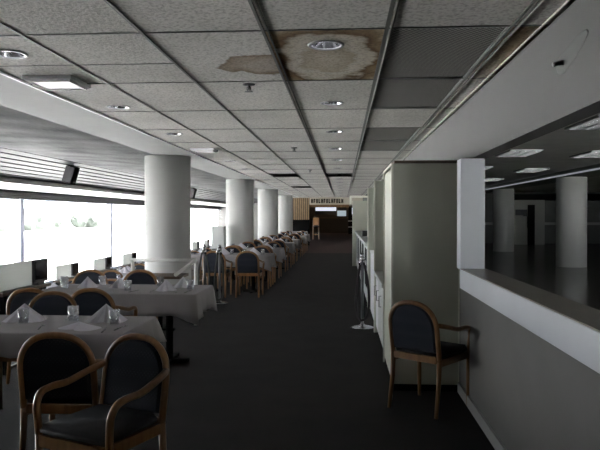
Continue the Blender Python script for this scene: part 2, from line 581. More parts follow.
# hall beyond the opening
bm = bx(1.14, 16, Y0, 36, 2.80, 2.9); struct(obj('ceiling_hall', bm, 'hall_ceiling'))
bm = bx(6.3, 7.3, 5, 36, 2.66, 2.80); struct(obj('trim_hall_beam', bm, 'hall_wall'))
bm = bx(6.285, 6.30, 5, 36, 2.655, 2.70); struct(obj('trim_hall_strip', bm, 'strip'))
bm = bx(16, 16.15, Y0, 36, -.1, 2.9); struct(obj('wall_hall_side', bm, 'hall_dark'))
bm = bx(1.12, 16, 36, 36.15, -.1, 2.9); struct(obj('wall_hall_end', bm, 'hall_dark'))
bm = bmesh.new()
box(bm, 1.12, 7.0, Y0-.15, Y0, -.1, 2.9); box(bm, 15.0, 16, Y0-.15, Y0, -.1, 2.9)
box(bm, 7.0, 15.0, Y0-.15, Y0, 2.78, 2.9); box(bm, 7.0, 15.0, Y0-.15, Y0, -.1, .1)
struct(obj('wall_hall_back', bm, 'hall_wall'))
bm = bmesh.new()
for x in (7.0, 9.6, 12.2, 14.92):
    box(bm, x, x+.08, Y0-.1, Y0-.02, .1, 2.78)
fr = struct(obj('window_hall', bm, 'mullion'))  # unseen glazing behind the camera, added to let daylight into the hall
obj('pane', bx(7.0, 15.0, Y0-.07, Y0-.06, .1, 2.78), 'glass', fr)
bm = bx(9.0, 10.6, 34.5, 36, 0, 2.35); struct(obj('wall_hall_pier', bm, 'hall_wall'))
bm = bx(9.0, 16, 34.2, 36, 2.35, 2.66); struct(obj('wall_hall_bulkhead', bm, 'black'))
bm = bmesh.new(); box(bm, 1.2, 16, 35.93, 36, 1.02, 1.16)
struct(obj('trim_hall_rail', bm, 'hall_wall'))

# far end of the aisle
bm = bx(-1.7, 1.0, YC, YC+.25, 2.09, 2.50); struct(obj('wall_bulkhead', bm, 'sign'))
bm = bx(-1.7, .3, YC+.02, YC+.24, 1.95, 2.09); struct(obj('trim_bulkhead_wood', bm, 'amber'))
bm = bx(-2.9, -1.7, YC, YC+.25, 2.44, 2.50); struct(obj('wall_bulkhead_left', bm, 'sign'))

# outside
bm = bmesh.new()
bm.faces.new([bm.verts.new(p) for p in ((-400, -300, -5), (300, -300, -5), (300, 400, -5), (-400, 400, -5))])
struct(obj('ground', bm, 'lawn'))
bm = bmesh.new()
for i in range(70):
    y = -60 + i*6 + random.uniform(-2, 2)
    r = random.uniform(3, 6)
    bmesh.ops.create_icosphere(bm, subdivisions=3, radius=r, matrix=Matrix.Translation((-150+random.uniform(-12, 12), y, -3+random.uniform(0, 3))))
for v in bm.verts:
    v.co += Vector((random.uniform(-.6, .6), random.uniform(-.6, .6), random.uniform(-.9, .9)))
tl = obj('tree_line', bm, 'tree')
tag(tl, 'pale row of distant trees far outside the windows', 'trees'); tl['kind'] = 'stuff'

# ------------------------------------------------------------ columns
cl = ['nearest of the white round columns on the left', 'second white round column along the left, behind the chairs', 'third white round column along the left', 'farthest white round column on the left, by the slatted screen']
for i, y in enumerate((10.13, 16.65, 22.78, 29.2)):
    o = obj('column', lt([(.365, 0), (.365, .02), (.362, 2.46)], n=48), 'column', None, True, ((-2.81, -2.70, -2.68, -2.66)[i], y, 0))
    tag(o, cl[i], 'column', 'columns along the window tables')
    o.data.polygons[-1].use_smooth = False; o.data.polygons[-2].use_smooth = False
for i, (x, y) in enumerate(((6.8, 19.6), (6.85, 27.9))):
    o = obj('hall_column', lt([(.43, 0), (.43, 2.66)], n=48), 'hall_column', None, True, (x, y, 0))
    tag(o, ['large pale round column in the dim hall at the right edge', 'smaller pale round column in the dim hall, next to the white post'][i], 'column', 'columns in the hall')

# ------------------------------------------------------------ ceiling fittings
def make_downlight():
    t = thing('downlight', '', 'ceiling light')
    bm = bmesh.new()
    n = 28
    lathe(bm, [(DL_R-.006, .001), (DL_R-.006, -.006), (DL_R+.012, -.006), (DL_R+.014, .001)], n, cap=False)
    obj('trim_ring', bm, 'trim', t, True)
    bm = bmesh.new(); lathe(bm, [(DL_R-.004, 0), (DL_R-.012, .04), (.05, .10), (.03, .115)], n, cap=False); bm.faces.new([v for v in bm.verts][-n:])
    obj('reflector', bm, 'reflector', t, True)
    bm = bmesh.new(); bmesh.ops.create_uvsphere(bm, u_segments=14, v_segments=8, radius=.034, matrix=Matrix.Translation((.012, 0, .052)))
    obj('bulb', bm, 'bulb', t, True)
    return t
dl0 = None
mi_, le_ = 0, 0
for (x, y) in downs:
    if y < 2.9:
        continue
    if x > -1:
        lab = 'round recessed downlight in the brown-stained ceiling tile' if mi_ == 0 else f'{ORD[mi_]} round downlight along the middle of the aisle ceiling'
        mi_ += 1; g = 'downlights over the aisle'
    else:
        lab = 'round downlight at the left edge of the photo, above the tables' if le_ == 0 else f'{ORD[le_]} round downlight along the left tile row, over the tables'
        le_ += 1; g = 'downlights over the left tables'
    if dl0 is None:
        dl0 = make_downlight(); dl0.location = (x, y, CZ); dl0['label'] = lab; dl0['group'] = g
    else:
        dup(dl0, (x, y, CZ), random.uniform(0, 6), lab, g)

vl = ['large dark egg-crate ceiling vent right of the stained tile', 'second dark egg-crate vent, directly behind the large one', 'third dark ceiling vent, before the sage panels', 'farthest of the four dark egg-crate ceiling vents']
vsrc = None
for i, (c, k) in enumerate(sorted(vents)):
    loc = ((XS[c]+XS[c+1])/2, 3.27+ROW*(k+.5), CZ)
    if vsrc is None:
        vsrc = thing('ceiling_vent', vl[0], 'vent', loc, 0, 'egg-crate ceiling vents')
        hx, hy = .31, ROW/2
        obj('grille', bx(-hx+.016, hx-.016, -hy+.016, hy-.016, .004, .014), 'egg', vsrc)
        bm = bmesh.new()
        box(bm, -hx, -hx+.02, -hy, hy, -.002, .02); box(bm, hx-.02, hx, -hy, hy, -.002, .02)
        box(bm, -hx, hx, -hy, -hy+.02, -.002, .02); box(bm, -hx, hx, hy-.02, hy, -.002, .02)
        obj('frame', bm, 'trim', vsrc)
    else:
        dup(vsrc, loc, 0, vl[i])

def make_plate():
    t = thing('ceiling_box', '', 'ceiling fixture', (0, 0, 0), 0, 'square ceiling boxes')
    s = .17
    bm = bmesh.new()
    ring = [(s, CZ-CZ), (s, -.022), (s-.02, -.034)]
    rings = []
    for r, z in ring:
        rings.append([bm.verts.new(p) for p in ((-r, -r, z), (r, -r, z), (r, r, z), (-r, r, z))])
    for A, B in zip(rings, rings[1:]):
        for k in range(4):
            bm.faces.new((A[k], A[(k+1) % 4], B[(k+1) % 4], B[k]))
    bm.faces.new(rings[0]); bm.faces.new(rings[-1])
    obj('housing', bm, 'plastic', t)
    bm = bmesh.new()
    for q in range(4):
        a = Matrix.Rotation(q*PI/2, 4, 'Z')
        b2 = bmesh.new(); box(b2, -s+.02, s-.02, s-.036, s-.02, -.039, -.033)
        b2.transform(a)
        me = bpy.data.meshes.new('t'); b2.to_mesh(me); b2.free(); bm.from_mesh(me); bpy.data.meshes.remove(me)
    obj('rim', bm, 'white', t)
    return t
pl = make_plate(); pl.location = (-2.0, 4.38, CZ); pl['label'] = 'square white box on the ceiling near the upper left corner'
dup(pl, (-1.97, 9.0, CZ), 0, 'small square white ceiling box above the nearest left column')

def make_sprinkler():
    t = thing('sprinkler', '', 'sprinkler', (0, 0, 0), 0, 'ceiling sprinklers')
    obj('escutcheon', lt([(.045, 0), (.04, -.008), (.015, -.012)], 18), 'dull', t, True)
    bm = lt([(.008, -.01), (.008, -.04)], 8)
    tube(bm, [(-.012, 0, -.02), (-.014, 0, -.035), (-.004, 0, -.05)], .003, 6); tube(bm, [(.012, 0, -.02), (.014, 0, -.035), (.004, 0, -.05)], .003, 6)
    obj('head', bm, 'dull', t, True)
    obj('deflector', lt([(.03, -.052), (.03, -.055)], 16), 'dull', t)
    return t
sp = make_sprinkler(); sp.location = (-.68, 4.6, CZ); sp['label'] = 'ceiling sprinkler nearest the camera, left of the stained tile'
dup(sp, (-.68, 8.9, CZ), 0, 'second ceiling sprinkler, farther down the aisle')
dup(sp, (-.68, 13.2, CZ), 0, 'third ceiling sprinkler, far down the aisle')

# side-wall sprinkler sticking out of the header, with its patch of plaster
t = thing('wall_sprinkler', 'small sprinkler nozzle with a plaster patch on the header wall, upper right', 'sprinkler', (1.02, 3.05, 2.22))
obj('pipe', tb([(.0, 0, 0), (-.035, -.006, -.006), (-.05, -.01, -.012)], [.013, .010, .013], 10), 'dull', t, True)
bm = bmesh.new(); bmesh.ops.create_uvsphere(bm, u_segments=20, v_segments=10, radius=1)
for v in bm.verts:
    v.co = Vector((v.co.x*.004, v.co.y*.30*(1 if v.co.y < 0 else .35), v.co.z*.05 + (v.co.y*-.06 if v.co.y < 0 else 0)))
obj('plaster_patch', bm, 'patch', t, True)

# black speakers hung below the slatted soffit
def make_soffit_speaker():
    t = thing('hanging_speaker', '', 'speaker', (0, 0, 0), 0, 'black speakers under the slatted soffit')
    obj('casing', bx(-.10, .10, -.11, .11, -.38, -.03, bevel=.008), 'black', t)
    obj('grille', bx(-.085, .085, -.118, -.11, -.36, -.05), 'tv', t)
    obj('bracket', tb([(0, 0, -.04), (0, 0, .04)], .012, 8), 'black', t)
    return t
fs = make_soffit_speaker(); fs.location = (-5.36, 12.45, 2.53); fs.rotation_euler = (0, .30, 0)
fs['label'] = 'black speaker hanging under the grey slatted soffit, left of the columns'
o = dup(fs, (-5.36, 22.8, 2.53), 0, 'second black speaker under the slatted soffit, between the columns')
o.rotation_euler = (0, .30, 0)

# ------------------------------------------------------------ dining chair
def make_chair():
    t = thing('dining_chair', '', 'chair')
    hoop = []
    def lean(z):
        return -.205 - max(0, z-.43)*.16
    for z in (.42, .50, .58, .655):
        hoop.append((-.207, lean(z), z))
    for k in range(1, 16):
        a = PI - PI*k/16
        z = .655 + .195*math.sin(a)**.9
        hoop.append((.207*math.copysign(abs(math.cos(a))**.85, math.cos(a)), lean(z), z))
    for z in (.655, .58, .50, .42):
        hoop.append((.207, lean(z), z))
    obj('back_frame', tb(hoop, .0195, 8), 'wood', t, True)
    # upholstered back: inside the hoop
    inner = [(x*.93, z-.012) for x, y, z in hoop if z > .45]
    inner = [(inner[0][0], .475)] + inner + [(inner[-1][0], .475)]
    cx, cz = 0, .66
    bm = bmesh.new()
    layers = []
    for s, dy in ((.90, -.017), (1, -.006), (1, .010), (.93, .026)):
        L = []
        for x, z in inner:
            xx, zz = x*s, cz+(z-cz)*s
            L.append(bm.verts.new((xx, lean(zz)+dy, zz)))
        layers.append(L)
    n = len(inner)
    for A, B in zip(layers, layers[1:]):
        for k in range(n):
            bm.faces.new((A[k], A[(k+1) % n], B[(k+1) % n], B[k]))
    bm.faces.new(layers[0]); bm.faces.new(layers[-1])
    obj('backrest', bm, 'navy', t)
    obj('back_rail', bx(-.19, .19, -.225, -.200, .395, .45, bevel=.006), 'wood', t)
    bm = bmesh.new()
    box(bm, -.215, -.190, -.19, .22, .375, .43); box(bm, .190, .215, -.19, .22, .375, .43)
    box(bm, -.19, .19, .20, .225, .375, .43)
    obj('seat_rail', bm, 'wood', t)
    bm = bmesh.new()
    box(bm, -.205, .205, -.19, .225, .425, .485)
    for v in bm.verts:
        if v.co.y > 0:
            v.co.x *= 1.08
    bmesh.ops.bevel(bm, geom=bm.edges[:], offset=.02, segments=3, affect='EDGES')
    obj('seat', bm, 'seat', t, True)
    for s in (-1, 1):
        obj('leg', tb([(s*.207, -.205, .43), (s*.208, -.215, .25), (s*.210, -.255, 0)], [.020, .019, .015], 8), 'wood', t, True)
        obj('leg', tb([(s*.228, .205, .44), (s*.226, .205, .2), (s*.224, .205, 0)], [.019, .018, .014], 8), 'wood', t, True)
        arm = smooth_path([(s*.210, lean(.70), .695), (s*.235, -.14, .672), (s*.246, 0, .640), (s*.250, .10, .640), (s*.248, .175, .625), (s*.240, .208, .57), (s*.232, .208, .50), (s*.228, .205, .43)], 4)
        obj('armrest', tb(arm, [.014] + [.019]*(len(arm)-1), 8), 'wood', t, True)
    return t
chair0 = make_chair()
_used = [False]
def chair(x, y, rz, label, group, z=0):
    if not _used[0]:
        _used[0] = True
        chair0.location = (x, y, z); chair0.rotation_euler = (0, 0, rz); chair0['label'] = label; chair0['group'] = group
        return chair0
    return dup(chair0, (x, y, z), rz, label, group)

G1 = 'chairs at the nearest left table'
chair(-1.60, 3.71, .02, 'dark chair with its back to the camera, tucked at the nearest table', G1)
chair(-1.215, 3.17, PI - .39, 'navy armchair at lower left turned away from the table towards the camera', G1)
chair(-2.46, 5.04, PI + .03, 'chair on the far side of the nearest table, facing the camera behind a napkin', G1)
chair(-2.80, 5.80, .02, 'leftmost chair tucked at the near side of the second table', 'chairs at the second left table')
chair(-2.24, 5.84, -.03, 'chair with its back to the camera at the middle of the second table', 'chairs at the second left table')
chair(-3.03, 7.24, PI, 'chair across the second table facing the camera, at its left end', 'chairs at the second left table')
chair(-2.42, 7.25, PI, 'chair across the second table facing the camera, just left of the nearest column', 'chairs at the second left table')
chair(.69, 5.13, -.68, 'navy armchair on the right, beside the half wall and the sage panel', 'chairs on the right')

# ------------------------------------------------------------ tables
def make_table(name, label, cat, x0, x1, y0, y1, z, group, legs=2):
    xc, yc = (x0+x1)/2, (y0+y1)/2
    t = thing(name, label, cat, (xc, yc, z), 0, group)
    hx, hy = (x1-x0)/2, (y1-y0)/2
    obj('tabletop', bx(-hx+.006, hx-.006, -hy+.006, hy-.006, .70, .735, bevel=.004), 'brown', t)
    for s in ([-1, 1] if legs == 2 else [0]):
        px = s*(hx-.36)
        obj('pedestal', lt([(.038, .03), (.038, .70)], 14, (px, 0)), 'black', t, True)
        bm = bmesh.new()
        box(bm, px-.03, px+.03, -.28, .28, 0, .03); box(bm, px-.20, px+.20, -.03, .03, 0, .03)
        obj('foot', bm, 'black', t)
    return t

def make_cloth(label, x0, x1, y0, y1, z, drop, group, seed, detail=True):
    rnd = random.Random(seed)
    xc, yc = (x0+x1)/2, (y0+y1)/2
    hx, hy = (x1-x0)/2 + .006, (y1-y0)/2 + .006
    bm = bmesh.new()
    per = []
    m = 14 if detail else 8
    c = .02
    corners = [(hx, hy), (-hx, hy), (-hx, -hy), (hx, -hy)]
    # perimeter, counter-clockwise
    for q in range(4):
        ax, ay = corners[q]; bx_, by_ = corners[(q+1) % 4]
        mm = m*2 if abs(ax-bx_) > abs(ay-by_) else m
        for k in range(mm):
            u = k/mm
            px, py = ax+(bx_-ax)*u, ay+(by_-ay)*u
            dc = min(u, 1-u)*math.hypot(bx_-ax, by_-ay)
            nx, ny = (0, 0)
            if abs(ax-bx_) > abs(ay-by_):
                ny = math.copysign(1, ay)
            else:
                nx = math.copysign(1, ax)
            if k == 0:                                  # corner: pull out diagonally
                nx, ny = math.copysign(.71, ax), math.copysign(.71, ay)
            per.append((px, py, nx, ny, dc))
    N = len(per)
    ph = [rnd.uniform(0, 6.28) for _ in range(3)]
    rings = [[bm.verts.new((p[0], p[1], .748)) for p in per]]
    rings.append([bm.verts.new((p[0]+p[2]*.006, p[1]+p[3]*.006, .738)) for p in per])
    steps = 5 if detail else 2
    for s in range(1, steps+1):
        f = s/steps
        ring = []
        for i, (px, py, nx, ny, dc) in enumerate(per):
            cor = max(0, 1-dc/.22)
            d = drop*(1 + .38*cor**1.5)
            rip = .012*math.sin(dc*34+ph[0]) + .008*math.sin(i*1.7+ph[1])
            out = .012 + f*(.018 + rip*1.0 + .05*cor**2)
            if 0 < dc < .12:
                out -= f*.030
            ring.append(bm.verts.new((px+nx*out, py+ny*out, .738-d*f + .006*math.sin(i*.9+ph[2])*f)))
        rings.append(ring)
    for A, B in zip(rings, rings[1:]):
        for k in range(N):
            bm.faces.new((A[k], A[(k+1) % N], B[(k+1) % N], B[k]))
    top = bm.faces.new(rings[0])
    bm.normal_update()
    for f in bm.faces:
        f.smooth = f is not top
    o = obj('tablecloth', bm, 'cloth', None, False, (xc, yc, z))
    for p in o.data.polygons:
        p.use_smooth = len(p.vertices) == 4
    sm = o.modifiers.new('thickness', 'SOLIDIFY'); sm.thickness = .003; sm.offset = 1
    return tag(o, label, 'tablecloth', group)

def make_tumbler():
    t = obj('water_glass', lt([(.032, 0), (.034, .004), (.039, .105), (.036, .105), (.031, .011), (.004, .010)], 18, cap=False), 'tumbler', None, True)
    return t
def make_napkin():
    bm = bmesh.new()
    ap = bm.verts.new((0, 0, .125))
    ring = []
    for k in range(16):
        a = 2*PI*k/16
        r = .13*(abs(math.cos(a))**1.3) + .055*(abs(math.sin(a))**1.0)
        ring.append(bm.verts.new((r*math.cos(a), r*math.sin(a), 0)))
    mid = []
    for k in range(16):
        a = 2*PI*k/16
        r = .072*(abs(math.cos(a))**1.6) + .022*abs(math.sin(a))
        mid.append(bm.verts.new((r*math.cos(a), r*math.sin(a), .058)))
    for k in range(16):
        j = (k+1) % 16
        bm.faces.new((ring[k], ring[j], mid[j], mid[k]))
        bm.faces.new((mid[k], mid[j], ap))
    o = obj('napkin', bm, 'napkin', None, False)
    return o
def make_fork():
    bm = bmesh.new()
    tube(bm, smooth_path([(0, -.09, .003), (0, -.03, .005), (0, .03, .007), (0, .05, .004)], 2), [.005, .005, .005, .0035, .003, .003, .004], 6)
    box(bm, -.011, .011, .048, .062, .002, .005)
    for s in (-.009, -.003, .003, .009):
        box(bm, s-.0016, s+.0016, .062, .098, .002, .005)
    return obj('fork', bm, 'steel')
def make_knife():
    bm = bmesh.new()
    box(bm, -.006, .006, -.11, -.01, .0, .007, bevel=.002)
    box(bm, -.009, .009, -.01, .11, .001, .004)
    for v in bm.verts:
        if v.co.y > .1 and v.co.x > 0:
            v.co.x = -.004
    return obj('knife', bm, 'steel')
SRC = dict(water_glass=make_tumbler(), napkin=make_napkin(), fork=make_fork(), knife=make_knife())
_first = {k: True for k in SRC}
def item(kind, x, y, z, rz, label, cat, group):
    o = SRC[kind]
    if _first[kind]:
        _first[kind] = False
    else:
        o = o.copy(); C.objects.link(o)
    o.location = (x, y, z); o.rotation_euler = (0, 0, rz)
    tag(o, label, cat, group)
    return o

def setting(x, y, side, z, who, near, rz=0, cut=True, flip=1):
    """side = -1: diner on the near side (facing away from the camera)"""
    d = -side
    T = z + .7505
    g = 'place settings on ' + near
    item('napkin', x + .02*flip, y, T, .12 + (random.random()-.5)*.9, f'folded pale napkin {who}', 'napkin', 'napkins on ' + near)
    item('water_glass', x + .19*flip, y + d*.12, T, 0, f'clear water glass {who}', 'glass', 'water glasses on ' + near)
    if cut:
        item('fork', x - .19, y - d*.06, T, PI*(d < 0) + .05, f'steel fork {who}', 'fork', g)
        item('knife', x + .20, y - d*.09, T, PI*(d < 0) - .04, f'steel knife {who}', 'knife', g)

# near tables
TG = 'cloth-covered tables along the aisle'
CG = 'pale tablecloths along the aisle'
make_table('dining_table', 'dining table nearest the camera at lower left', 'table', -3.10, -1.42, 4.03, 4.74, 0, TG)
make_cloth('pale grey cloth on the nearest left table', -3.10, -1.42, 4.03, 4.74, 0, .14, CG, 3)
make_table('dining_table', 'second dining table from the camera, with a black pedestal showing under the cloth', 'table', -3.08, -1.44, 6.12, 6.95, 0, TG)
make_cloth('pale grey cloth with long hanging corner on the second left table', -3.08, -1.44, 6.12, 6.95, 0, .20, CG, 5)
N1, N2 = 'the nearest left table', 'the second left table'
def place(kind, px, y, rz, lab, cat, grp):
    return item(kind, px, y, .7505, rz, lab, cat, grp)
# nearest table, from left to right
for kind, x, y, rz, lab in (
    ('napkin', -2.31, 4.50, .1, 'folded napkin standing left on the nearest table'),
    ('napkin', -1.71, 4.52, .05, 'folded napkin standing right on the nearest table, before the gold-backed chair'),
    ('napkin', -2.62, 4.16, .5, 'napkin at the left edge of the photo on the nearest table'),
    ('napkin', -1.78, 4.22, -.35, 'low flattened napkin on the nearest table, right of the dark chair back')):
    place(kind, x, y, rz, lab, 'napkin', 'napkins on ' + N1).scale = (1.1, 1.1, .35 if 'low' in lab else 1)
for x, y, lab in ((-2.25, 4.37, 'water glass in front of the left napkin on the nearest table'), (-1.95, 4.51, 'water glass standing in the middle of the nearest table'), (-1.59, 4.36, 'water glass at the right end of the nearest table')):
    place('water_glass', x, y, 0, lab, 'glass', 'water glasses on ' + N1)
for x, y, rz, lab in ((-2.05, 4.22, .25, 'fork left of centre on the nearest table'), (-1.50, 4.22, -.1, 'fork at the right end of the nearest table'), (-2.28, 4.62, 3.1, 'fork at the far edge of the nearest table')):
    place('fork', x, y, rz, lab, 'fork', 'cutlery on ' + N1)
for x, y, rz, lab in ((-2.42, 4.22, -.3, 'knife at the left on the nearest table'), (-1.585, 4.16, .2, 'knife at the right on the nearest table'), (-2.04, 4.63, 3.3, 'knife at the far edge of the nearest table')):
    place('knife', x, y, rz, lab, 'knife', 'cutlery on ' + N1)
# second table
for x, y, rz, lab in ((-2.72, 6.66, .1, 'folded napkin at the left of the second table'), (-2.36, 6.62, -.05, 'folded napkin behind the middle chair of the second table'), (-1.80, 6.42, .7, 'narrow folded napkin right of centre on the second table'), (-1.70, 6.72, -.1, 'folded napkin at the right end of the second table')):
    place('napkin', x, y, rz, lab, 'napkin', 'napkins on ' + N2).scale = (.78, .85, .92)
for x, y, lab in ((-2.90, 6.50, 'water glass at the left on the second table'), (-2.62, 6.82, 'water glass behind the left chair backs on the second table'), (-2.18, 6.36, 'water glass in front of the middle napkin on the second table'), (-1.97, 6.80, 'water glass in the middle far side of the second table'), (-1.57, 6.50, 'water glass at the right end of the second table'), (-3.02, 6.75, 'water glass by the television on the second table')):
    place('water_glass', x, y, 0, lab, 'glass', 'water glasses on ' + N2)
for x, y, rz, lab in ((-1.92, 6.32, .1, 'fork near the front edge of the second table'), (-1.55, 6.30, -.1, 'fork near the right corner of the second table')):
    place('fork', x, y, rz, lab, 'fork', 'cutlery on ' + N2)
for x, y, rz, lab in ((-2.1, 6.32, -.2, 'knife near the front edge of the second table'), (-1.68, 6.33, .3, 'knife near the right corner of the second table')):
    place('knife', x, y, rz, lab, 'knife', 'cutlery on ' + N2)

# aisle tables farther on
far = [(12.27, -2.95), (14.55, -2.95), (17.80, -2.95), (20.25, -2.95), (24.05, -2.95), (26.4, -2.95)]
for i, (y, xl) in enumerate(far):
    o_ = ORD[i+2]
    nm = f'the {o_} aisle table'
    make_table('dining_table', f'{o_} dining table along the aisle, counting from the camera', 'table', xl, -1.43, y, y+.80, 0, TG)
    make_cloth(f'pale cloth on {nm}, counting from the camera', xl, -1.43, y, y+.80, 0, .21, CG, 10+i, detail=i < 2)
    for s in (-1, 1):
        sn = 'near' if s < 0 else 'far'
        for j, x in enumerate((-1.76, -2.38)):
            en = 'aisle end' if j == 0 else 'window end'
            chair(x, y-.30 if s < 0 else y+1.10, random.uniform(-.05, .05) + (PI if s > 0 else 0), f'chair on the {sn} side of {nm}, at its {en}', 'chairs along the aisle tables')
            setting(x-.02, y+.24 if s < 0 else y+.56, s, 0, f'on the {sn} side of {nm}, {en}', nm, cut=False, flip=1 if s < 0 else -1)

# terrace tables by the window, one level down
LY = [9.95 + 1.79*k for k in range(11)]
LZ = -.45
for i, yc in enumerate(LY):
    o_ = ORD[i]
    nm = f'the {o_} window-side table'
    y0, y1 = yc-.31, yc+.31
    make_table('dining_table', f'{o_} table on the lower window side, counting from the camera', 'table', -5.05, -3.62, y0, y1, LZ, 'tables on the lower window side')
    make_cloth(f'pale cloth on {nm}, counting from the camera', -5.05, -3.62, y0, y1, LZ, .2, 'tablecloths on the lower window side', 40+i, detail=False)
    for s in (-1, 1):
        sn = 'near' if s < 0 else 'far'
        for j, x in enumerate((-4.0, -4.66)):
            en = 'aisle end' if j == 0 else 'window end'
            chair(x, y0-.285 if s < 0 else y1+.285, 0 if s < 0 else PI, f'chair on the {sn} side of {nm}, at its {en}', 'chairs along the lower window tables', LZ)
            setting(x-.02, yc-.16 if s < 0 else yc+.16, s, LZ, f'on the {sn} side of {nm}, {en}', nm, cut=False, flip=1 if s < 0 else -1)

# televisions and their divider boards at the window end of each table
def make_tv():
    t = thing('television', '', 'television', (0, 0, 0), 0, 'small table televisions')
    obj('casing', bx(-.03, .03, -.14, .14, .03, .27, bevel=.006), 'tv', t)
    obj('screen', bx(.030, .034, -.115, .115, .06, .25), 'tvscreen', t)
    obj('stand', bx(-.03, .03, -.06, .06, .0, .032), 'tv', t)
    return t
def make_board():
    t = thing('divider_board', '', 'divider', (0, 0, 0), 0, 'pale divider boards')
    obj('board_panel', bx(-.010, .010, -.31, .31, .015, .27, bevel=.003), 'board', t)
    obj('foot', bx(-.03, .03, -.31, .31, 0, .015), 'dull', t)
    return t
def make_tvstand():
    t = thing('television_stand', '', 'stand', (0, 0, 0), 0, 'narrow shelf stands under the televisions')
    obj('top', bx(-.05, .05, -.50, .50, .75, .78), 'brown', t)
    for y in (-.4, .4):
        obj('leg', bx(-.03, .03, y-.03, y+.03, 0, .75), 'black', t)
    return t
tv0, bd0, ts0 = make_tv(), make_board(), make_tvstand()
spots = [(-3.23, 6.28, 0, 'at the left end of the second aisle table')] + [(-5.22, 10.03+1.775*i, LZ, f'at the {ORD[i]} window-side table') for i in range(11)]
for i, (x, y, z, wh) in enumerate(spots):
    for src, nm, pos, rot in ((tv0, 'small black television', (x, y+.32, z+.78), -.08), (bd0, 'pale divider board beside the television', (x, y-.16, z+.78), 0), (ts0, 'narrow shelf under the television', (x, y, z), 0)):
        if i == 0:
            src.location = pos; src.rotation_euler = (0, 0, rot); src['label'] = f'{nm} {wh}'
        else:
            dup(src, pos, rot, f'{nm} {wh}')

# bare brown table and white handrail by the nearest column
make_table('side_table', 'bare brown wooden table behind the second table, before the column', 'table', -2.75, -2.08, 8.05, 8.55, 0, None, legs=1)
t = thing('handrail', 'white handrail with a post in front of the nearest column', 'handrail', (0, 0, 0))
obj('top_rail', tb([(-2.95, 8.72, .90), (-2.03, 8.72, .90)], .024, 10), 'white', t, True)
obj('sloping_rail', tb([(-2.03, 8.72, .90), (-2.02, 7.62, .80)], .024, 10), 'white', t, True)
obj('post', tb([(-2.03, 8.72, .90), (-2.03, 8.72, 0)], .026, 10), 'white', t, True)
obj('post', tb([(-2.92, 8.72, .90), (-2.92, 8.72, 0)], .026, 10), 'white', t, True)
t = thing('service_cabinet', 'narrow grey box cabinet beside the second column, above the chair backs', 'cabinet', (-3.13, 16.0, 0))
obj('body', bx(-.155, .155, -.16, .16, .08, 1.25, bevel=.008), 'cabinet', t)
obj('plinth', bx(-.14, .14, -.14, .14, 0, .08), 'black', t)
obj('door', bx(-.15, .15, -.172, -.16, .10, 1.22), 'cabinet', t)

# ------------------------------------------------------------ right-hand service stations
t = thing('tall_cabinet', 'tall sage-green cabinet on the right, nearest the camera behind the armchair', 'cabinet', (.71, 6.15, 0))
obj('front_panel', bx(-.28, .284, -.60, -.58, .06, 1.96), 'panel', t)
obj('side_panel', bx(-.28, -.26, -.58, .50, .06, 1.96), 'panel', t)
obj('back_panel', bx(-.28, .284, .48, .50, .06, 1.96), 'panel', t)
obj('top', bx(-.28, .284, -.58, .48, 1.93, 1.955), 'panel', t)
obj('edge_strip', bx(-.295, -.278, -.607, -.578, .0, 1.965), 'panel_edge', t)
obj('edge_strip', bx(-.295, -.278, .49, .507, .0, 1.965), 'panel_edge', t)
obj('edge_strip', bx(-.297, -.278, -.578, .49, 1.945, 1.97), 'panel_edge', t)
obj('edge_strip', bx(.274, .286, -.607, -.598, .06, 1.96), 'panel_edge', t)
obj('plinth', bx(-.27, .28, -.59, .49, 0, .06), 'black', t)

def divider(y, x0, label, h=1.965):
    t = thing('room_divider', label, 'divider', (0, y, 0), 0, 'sage divider panels along the right')
    obj('panel', bx(x0+.012, .995, -.02, .02, 0, h, bevel=.003), 'panel', t)
    obj('edge_strip', bx(x0-.004, x0+.014, -.026, .026, 0, h+.004), 'panel_edge', t)
divider(8.35, .405, 'sage divider panel next behind the tall cabinet on the right')
divider(10.45, .40, 'narrow-looking sage divider panel, farther along the right side')
t = thing('room_divider', 'wide sage divider panel at the far end of the right-hand counter', 'divider', (0, 19.4, 0))
obj('panel', bx(.30, .995, -.02, .02, 0, 1.965), 'panel', t)
obj('edge_strip', bx(.285, .30, -.025, .025, 0, 1.97), 'panel_edge', t)

t = thing('service_counter', 'low white service counter behind the tall cabinet, by the armchair', 'counter', (.70, 7.5, 0))
obj('carcass', bx(-.26, .29, -.80, .82, .08, .76), 'cabinet', t)
obj('plinth', bx(-.22, .29, -.79, .81, 0, .08), 'black', t)
obj('worktop', bx(-.30, .29, -.80, .82, .76, .80, bevel=.006), 'counter', t)
for k in range(3):
    d = obj('door', bx(-.275, -.26, -.78+.53*k, -.28+.53*k, .10, .74), 'plastic' if k == 2 else 'cabinet', t)
    obj('handle', tb([(-.275, -.36+.53*k, .62), (-.30, -.36+.53*k, .62), (-.30, -.36+.53*k, .50), (-.275, -.36+.53*k, .50)], .006, 6), 'dull', d)
t = thing('counter_bin', 'dark open bin standing on the low white service counter', 'bin', (.62, 7.25, .80))
obj('bin_body', bx(-.14, .16, -.2, .2, 0, .02), 'black', t)
for a in ((-.14, -.125, -.2, .2), (.145, .16, -.2, .2), (-.125, .145, -.2, -.185), (-.125, .145, .185, .2)):
    obj('bin_side', bx(a[0], a[1], a[2], a[3], .02, .14), 'black', t)

